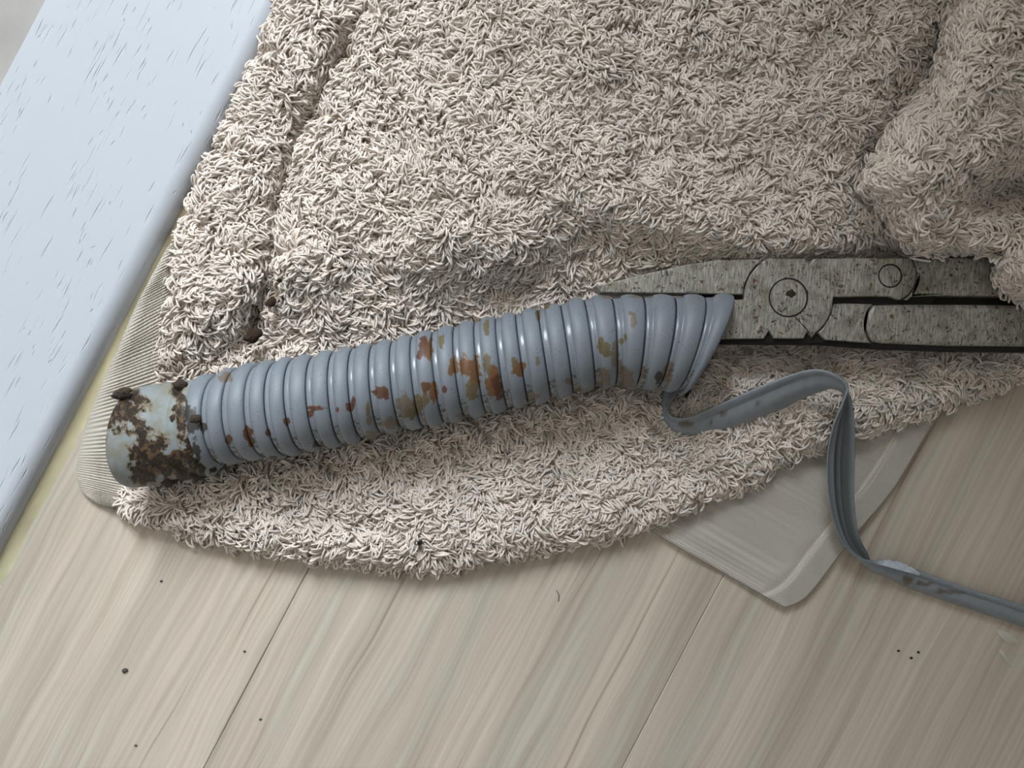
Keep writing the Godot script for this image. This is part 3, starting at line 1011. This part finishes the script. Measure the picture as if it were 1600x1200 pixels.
func build_strip(hose: Node3D) -> void:
	# the unwound turn: two edges, picture x, y and height in mm
	var ea := [Vector3(1066, 590, 12), Vector3(1056, 612, 14), Vector3(1041, 638, 16), Vector3(1050, 654, 17), Vector3(1080, 655, 18), Vector3(1120, 638, 20), Vector3(1180, 612, 24), Vector3(1235, 590, 27), Vector3(1275, 581, 30), Vector3(1306, 589, 32), Vector3(1322, 604, 32), Vector3(1316, 628, 31), Vector3(1301, 668, 28), Vector3(1293, 720, 23), Vector3(1297, 785, 17), Vector3(1312, 838, 12), Vector3(1335, 868, 10), Vector3(1364, 880, 9.5), Vector3(1400, 883, 9), Vector3(1430, 893, 8.5), Vector3(1500, 919, 8), Vector3(1580, 944, 8), Vector3(1700, 985, 8)]
	var eb := [Vector3(1044, 590, 4), Vector3(1036, 612, 5.5), Vector3(1033, 645, 7), Vector3(1052, 674, 8), Vector3(1086, 683, 9), Vector3(1130, 676, 11), Vector3(1194, 651, 15.5), Vector3(1250, 624, 19), Vector3(1287, 610, 22), Vector3(1306, 608, 23.5), Vector3(1323, 616, 24), Vector3(1328, 634, 24), Vector3(1331, 668, 23), Vector3(1331, 720, 19), Vector3(1331, 782, 14), Vector3(1338, 835, 8.5), Vector3(1351, 864, 4.5), Vector3(1364, 889, 2), Vector3(1392, 905, 1.5), Vector3(1425, 920, 1.3), Vector3(1498, 946, 1.2), Vector3(1580, 973, 1.2), Vector3(1700, 1015, 1.2)]
	var prof := [[0.0, 0.0], [0.03, 0.45], [0.10, 0.62], [0.19, 0.60], [0.235, 0.30], [0.28, 0.62], [0.38, 1.45], [0.47, 1.75], [0.52, 1.85], [0.57, 1.87], [0.68, 1.75], [0.82, 1.2], [0.93, 0.55], [0.985, 0.2], [1.0, -0.1]]
	var rows := 230
	var half: int = prof.size()
	var cols: int = half * 2
	var v := PackedVector3Array()
	var col := PackedColorArray()
	var base := Color(0.535, 0.565, 0.595).srgb_to_linear()
	var pa := []
	var pb := []
	for i in rows:
		var t := i / float(rows - 1)
		var a := poly_at(ea, t)
		var b := poly_at(eb, t)
		var wa := at(a.x, a.y, a.z)
		var wb := at(b.x, b.y, b.z)
		pa.append(wa + (wa - wb) * 0.07)
		pb.append(wb + (wb - wa) * 0.07)
	for i in rows:
		var tan: Vector3 = ((pa[mini(i + 1, rows - 1)] + pb[mini(i + 1, rows - 1)]) - (pa[maxi(i - 1, 0)] + pb[maxi(i - 1, 0)])).normalized()
		var across: Vector3 = pb[i] - pa[i]
		var nrm: Vector3 = across.cross(tan).normalized()
		var ring := []
		for q in half:
			ring.append(pa[i] + across * prof[q][0] + nrm * (prof[q][1] - 0.4) * 0.001)
		for q in half:
			var w: Array = prof[half - 1 - q]
			var thin := 0.5 if q > 0 and q < half - 1 else 0.35
			if absf(w[0] - 0.52) < 0.02:
				thin = 1.5
			ring.append(pa[i] + across * clampf(w[0], 0.02, 0.98) + nrm * (w[1] - 0.4 - thin) * 0.001)
		for q in cols:
			var p: Vector3 = ring[q]
			v.append(p)
			var s := seen_at(p)
			var c := base
			var g := rough.get_noise_2d(s.x / 14.0, s.y / 14.0)
			c = c.lerp(Color(0.14, 0.13, 0.11), clampf(g * 0.5, 0.0, 0.4))
			for st in [[1072, 664, 14, 7], [1418, 907, 9, 9], [1445, 912, 18, 4], [1105, 660, 9, 3], [1130, 645, 5, 3], [1182, 630, 5, 3], [1480, 925, 26, 4]]:
				var d := Vector2((s.x - st[0]) / st[2], (s.y - st[1]) / st[3]).length() + 0.5 * g
				if d < 1.0 and q < half:
					c = c.lerp(Color(0.10, 0.07, 0.035), clampf((1.0 - d) * 3.0, 0.0, 0.85))
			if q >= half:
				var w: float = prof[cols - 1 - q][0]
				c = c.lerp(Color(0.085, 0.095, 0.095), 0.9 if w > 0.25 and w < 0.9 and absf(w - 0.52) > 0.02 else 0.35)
			col.append(c)
	var m := plain(Color(1, 1, 1), 0.36)
	m.vertex_color_use_as_albedo = true
	var strip := place("unwound_strip", grid_mesh(v, rows, cols, false, PackedVector2Array(), col, true), m, hose)
	strip.set_meta("label", "ribbon of hose wall unwound in an S curve to the right")
	# torn pale edge where the strip twists
	var tv := PackedVector3Array()
	for i in 24:
		var t := i / 23.0
		var p := Vector2(1366, 877).lerp(Vector2(1436, 896), t)
		var up := 7.0 * sin(PI * t) + 4.0 * absf(n2(t * 9.0, 2.0)) * sin(PI * t) + 1.5
		for j in 4:
			var s := j / 3.0
			tv.append(at(p.x + 2.0 * s, p.y + 3.0 - (up + 2.0) * s, 9.6 + 0.6 * s + 0.5 * n2(t * 6.0, s * 2.0)))
	var pale := plain(Color(0.72, 0.76, 0.80), 0.3)
	place("torn_edge", grid_mesh(tv, 24, 4, true), pale, strip).set_meta("label", "pale torn edge of the strip")

# ================================================================= PLIERS
func steel_material() -> StandardMaterial3D:
	var w := 1024
	var h := 256
	var im := Image.create(w, h, false, Image.FORMAT_RGB8)
	var hm := Image.create(w, h, false, Image.FORMAT_L8)
	for j in h:
		for i in w:
			# 160 mm x 40 mm
			var x := i * 160.0 / w
			var y := j * 40.0 / h
			var sx := x + y * 0.08
			var brush := 0.5 * n2(sx * 1.5, y * 0.16) + 0.5 * n2(sx * 3.1 + 30.0, y * 0.3)
			var blotch := rough.get_noise_2d(x / 9.0, y / 9.0)
			var c := Color(0.50, 0.485, 0.455).lerp(Color(0.77, 0.755, 0.71), clampf(0.5 + 0.75 * brush, 0.0, 1.0))
			c = c.lerp(Color(0.47, 0.45, 0.40), clampf(blotch * 1.1, 0.0, 0.6))
			var mask := rough.get_noise_2d(x / 7.0 + 30.0, y / 7.0)
			var pit := maxf(rough.get_noise_2d(x * 1.7 + 70.0, y * 0.6), rough.get_noise_2d(x * 0.55, y * 0.5 + 90.0) - 0.04)
			var amount := 0.0
			var level := 0.40 - 0.34 * mask
			if pit > level:
				amount = clampf((pit - level) * 4.5, 0.0, 0.85)
				c = c.lerp(Color(0.21, 0.20, 0.18), amount)
			var rust := rough.get_noise_2d(x / 3.2 + 200.0, y / 3.0)
			if rust > 0.50:
				c = c.lerp(Color(0.33, 0.22, 0.14), clampf((rust - 0.38) * 6.0, 0.0, 0.7))
			im.set_pixel(i, j, c)
			var hh := 0.6 + 0.3 * brush - 0.5 * amount
			hm.set_pixel(i, j, Color(hh, hh, hh))
	var m := StandardMaterial3D.new()
	m.albedo_texture = tex(im)
	m.metallic = 0.35
	m.roughness = 0.5
	m.metallic_specular = 0.4
	m.heightmap_enabled = true
	m.heightmap_texture = tex(hm)
	m.heightmap_scale = 0.012
	m.uv1_scale = Vector3(1.0 / 0.16, 1.0 / 0.04, 1)
	return m

# solid from a picture outline at its top height, with bevelled top edge and flared flank
func slab(outline: PackedVector2Array, top: float, thick: float, bevel: float) -> ArrayMesh:
	var poly := PackedVector2Array()
	for p in outline:
		var q := at(p.x, p.y, top)
		poly.append(Vector2(q.x, q.z))
	if Geometry2D.is_polygon_clockwise(poly):
		poly.reverse()
	var n := poly.size()
	var inset := PackedVector2Array()
	for k in n:
		var e0 := (poly[k] - poly[(k + n - 1) % n]).normalized()
		var e1 := (poly[(k + 1) % n] - poly[k]).normalized()
		var n0 := Vector2(-e0.y, e0.x)
		var n1 := Vector2(-e1.y, e1.x)
		var m := (n0 + n1)
		m = m / maxf(0.5, m.length_squared() * 0.5)
		inset.append(m)
	var sgn := 1.0
	if not Geometry2D.is_point_in_polygon(poly[0] + inset[0] * 0.0001, poly):
		sgn = -1.0
	var b := bevel * 0.001
	var y1 := top * 0.001
	var levels := [[0.0, y1 - thick * 0.001], [0.0, y1 - b * 1.4], [b * 0.3, y1 - b * 0.45], [b, y1]]
	var st := SurfaceTool.new()
	st.begin(Mesh.PRIMITIVE_TRIANGLES)
	st.set_smooth_group(-1)
	var rings := []
	for l in levels:
		var r := PackedVector3Array()
		for k in n:
			var q: Vector2 = poly[k] + inset[k] * sgn * l[0]
			r.append(Vector3(q.x, l[1], q.y))
		rings.append(r)
	var put := func(p: Vector3):
		st.set_uv(Vector2(p.x, p.z + (y1 - p.y)))
		st.add_vertex(p)
	for l in rings.size() - 1:
		for k in n:
			var a: Vector3 = rings[l][k]
			var bb: Vector3 = rings[l][(k + 1) % n]
			var c: Vector3 = rings[l + 1][k]
			var d: Vector3 = rings[l + 1][(k + 1) % n]
			var quad := [a, bb, c, bb, d, c]
			var out := (bb - a).cross(c - a)
			var mid := Vector2(inset[k].x, inset[k].y) * sgn
			if out.dot(Vector3(mid.x, 0, mid.y)) < 0.0:
				quad = [a, c, bb, bb, c, d]
			for p in quad:
				put.call(p)
	for side in [0, rings.size() - 1]:
		var flat := PackedVector2Array()
		for p in rings[side]:
			flat.append(Vector2(p.x, p.z))
		var tri := Geometry2D.triangulate_polygon(flat)
		for k in range(0, tri.size(), 3):
			var a: Vector3 = rings[side][tri[k]]
			var bb: Vector3 = rings[side][tri[k + 1]]
			var c: Vector3 = rings[side][tri[k + 2]]
			var up := (c - a).cross(bb - a).y > 0.0
			var three := [a, bb, c] if up == (side > 0) else [a, c, bb]
			for p in three:
				put.call(p)
	st.generate_normals()
	return st.commit()

func arc(cx: float, cy: float, r: float, a0: float, a1: float, n: int) -> PackedVector2Array:
	var o := PackedVector2Array()
	for k in n + 1:
		var a := deg_to_rad(lerpf(a0, a1, k / float(n)))
		o.append(Vector2(cx + r * cos(a), cy + r * sin(a)))
	return o

func build_pliers() -> void:
	var steel := steel_material()
	var dark_gaps_and_shade := plain(Color(0.10, 0.09, 0.075), 0.9)  # dark tone for rivet rings and for shade painted on gaps and flank
	var t := thing("pliers", "worn pitted steel pliers gripping the open end of the hose", "pliers")
	var top := 27.0
	# upper jaw: tip left, rises to the joint, ends on the round head
	var o := pv([930, 447, 1000, 430, 1075, 413, 1120, 406, 1185, 405])
	o.append_array(arc(1232, 465, 71, 233, 184, 12))
	o.append_array(pv([1150, 460, 1060, 458, 1000, 458, 940, 457]))
	place("jaw", slab(o, top, 9.0, 0.35), steel, t)
	# lower jaw, round head and upper lever: one piece across the pivot, notched at its rims
	o = pv([950, 474, 1060, 468, 1162, 468])
	o.append_array(arc(1232, 465, 69, 180, 236, 14))
	o.append_array(pv([1198, 404, 1258, 404, 1265, 413, 1272, 404, 1330, 403]))
	o.append_array(arc(1390, 430, 42, -40, 66, 16))
	o.append_array(pv([1390, 463, 1303, 464]))
	o.append_array(arc(1232, 465, 70, 2, 52, 12))
	o.append_array(pv([1269, 528, 1262, 518, 1256, 529, 1210, 529, 1202, 517, 1194, 529, 1120, 530, 1020, 520]))
	place("jaw", slab(o, top, 9.0, 0.35), steel, t)
	# lower lever behind the pivot
	o = arc(1232, 465, 72, 50, 8, 10)
	o.append_array(pv([1320, 474, 1363, 475]))
	o.append_array(arc(1396, 507, 45, 222, 142, 12))
	o.append_array(pv([1362, 536, 1290, 531]))
	place("lever", slab(o, top - 0.1, 9.0, 0.35), steel, t)
	# handles
	o = arc(1390, 430, 44, 62, -36, 16)
	o.append_array(pv([1470, 402, 1560, 400, 1760, 396, 1760, 462, 1600, 464, 1480, 462, 1425, 463]))
	place("handle", slab(o, top - 0.3, 9.0, 0.7), steel, t)
	o = arc(1396, 507, 43, 140, 225, 12)
	o.append_array(pv([1420, 475, 1600, 476, 1760, 480, 1760, 545, 1600, 542, 1480, 541, 1380, 537]))
	place("handle", slab(o, top - 0.2, 9.0, 1.2), steel, t)
	# added dark plates: the shade between the pieces put in as solid colour
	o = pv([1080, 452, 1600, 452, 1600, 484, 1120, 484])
	place("dark_gap_plate", slab(o, top - 5.0, 3.0, 0.2), dark_gaps_and_shade, t)
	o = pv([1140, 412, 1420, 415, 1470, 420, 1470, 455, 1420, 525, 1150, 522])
	place("dark_gap_plate", slab(o, top - 2.2, 5.0, 0.2), dark_gaps_and_shade, t)
	# lower flank of the forging, wider than its face, its shade painted dark
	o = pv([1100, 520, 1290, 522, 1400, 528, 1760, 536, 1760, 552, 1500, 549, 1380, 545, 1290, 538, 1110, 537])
	place("flank", slab(o, top - 1.6, 7.0, 0.6), dark_gaps_and_shade, t)
	# rivets: disc in a dark ring, the large one with a centre pit
	for r in [[1232, 465, 31.0], [1391, 431, 19.0]]:
		var ring := slab(arc(r[0], r[1], r[2], 0, 350, 35), top + 0.02, 1.0, 0.02)
		place("rivet_seat", ring, dark_gaps_and_shade, t)
		place("rivet", slab(arc(r[0], r[1], r[2] - 2.3, 0, 350, 35), top + 0.10, 1.2, 0.15), steel, t)
	place("centre_punch", lump(1.6, 0.25, 5), plain(Color(0.2, 0.15, 0.10), 0.9), t).position = at(1236, 459, top + 0.05)

# ================================================================= CRUMBS
func build_crumbs() -> void:
	var grey := plain(Color(0.30, 0.29, 0.28), 0.95)
	var dark := plain(Color(0.10, 0.085, 0.07), 0.95)
	var brown := plain(Color(0.20, 0.14, 0.09), 1.0)
	var o := place("dirt_crumb", lump(1.0, 0.6, 1), grey)
	tag(o, "largest grey crumb of dirt on the bare floor near the left edge", "crumb")
	o.position = at(195, 1048, 0.4)
	for k in [[382, 1018, "tiny grey speck on the floor just left of the dark plank joint"], [407, 1124, "tiny grey speck on the floor, to the right of the plank joint"], [212, 1165, "tiny grey speck on the floor nearest the lower left corner"], [252, 908, "tiny grey speck on the floor just below the towel's left end"]]:
		o = place("dirt_crumb", lump(0.5, 0.35, k[0]), grey)
		tag(o, k[2], "crumb", "grey specks on the floor at the left")
		o.position = at(k[0], k[1], 0.2)
	for k in [[1404, 1017, "leftmost of the three dark crumbs on the floor at lower right"], [1424, 1028, "lowest of the three dark crumbs on the floor at lower right"], [1435, 1019, "rightmost of the three dark crumbs on the floor at lower right"]]:
		o = place("dirt_crumb", lump(0.5, 0.35, k[0]), dark)
		tag(o, k[2], "crumb", "three dark crumbs at lower right")
		o.position = at(k[0], k[1], 0.2)
	o = place("dirt_clump", lump(3.0, 1.6, 9), brown)
	tag(o, "dark brown clump of dirt in the towel crease above the hose", "dirt")
	o.position = at(396, 524, 13.0)
	o.rotation.y = 0.6
	o = place("dirt_clump", lump(1.9, 1.0, 13), brown)
	tag(o, "brown sliver of dirt in the stained towel crease, above the larger clump", "dirt")
	o.position = at(424, 472, 15.0)
	o.rotation.y = 0.8
	o = place("dirt_crumb", lump(0.9, 0.6, 17), dark)
	tag(o, "small dark crumb on the towel at the top of the brown stain", "crumb")
	o.position = at(437, 438, 17.0)
	o = place("dirt_crumb", lump(1.0, 0.6, 19), dark)
	tag(o, "black crumb on the towel's lower edge, below the middle of the hose", "crumb")
	o.position = at(656, 848, 13.0)
	o.rotation.y = 0.9
	# short hair on the floor
	var v := PackedVector3Array()
	for i in 12:
		var t := i / 11.0
		var c := at(869 + 5.0 * t + 2.0 * sin(t * 4.0), 922 + 18.0 * t, 0.25 + 0.4 * sin(PI * t))
		for j in 5:
			var a := TAU * j / 5
			v.append(c + Vector3(cos(a), sin(a), 0) * 0.00013)
	o = place("hair", grid_mesh(v, 12, 5, false, PackedVector2Array(), PackedColorArray(), true), grey)
	tag(o, "short dark hair on the floor below the towel's lower edge", "hair")
	# clear shavings at the right edge
	var clear := plain(Color(0.93, 0.93, 0.90, 0.35), 0.5)
	clear.transparency = BaseMaterial3D.TRANSPARENCY_ALPHA
	for s in [[1558, 985, 1590, 1006, 9.0, "wider clear plastic shaving on the floor below the grey strip"], [1562, 1015, 1581, 1042, 4.0, "thin clear plastic shaving on the floor, below the wider one"]]:
		v = PackedVector3Array()
		for i in 14:
			var t := i / 13.0
			var p := Vector2(s[0], s[1]).lerp(Vector2(s[2], s[3]), t)
			var w: float = s[4] * (0.4 + 0.6 * sin(PI * t))
			for j in 5:
				var q := j / 4.0 - 0.5
				v.append(at(p.x + w * q, p.y - w * q, 0.3 + 1.3 * sin(PI * t) + 1.2 * (0.25 - q * q)))
		o = place("plastic_shaving", grid_mesh(v, 14, 5), clear)
		tag(o, s[5], "shaving")
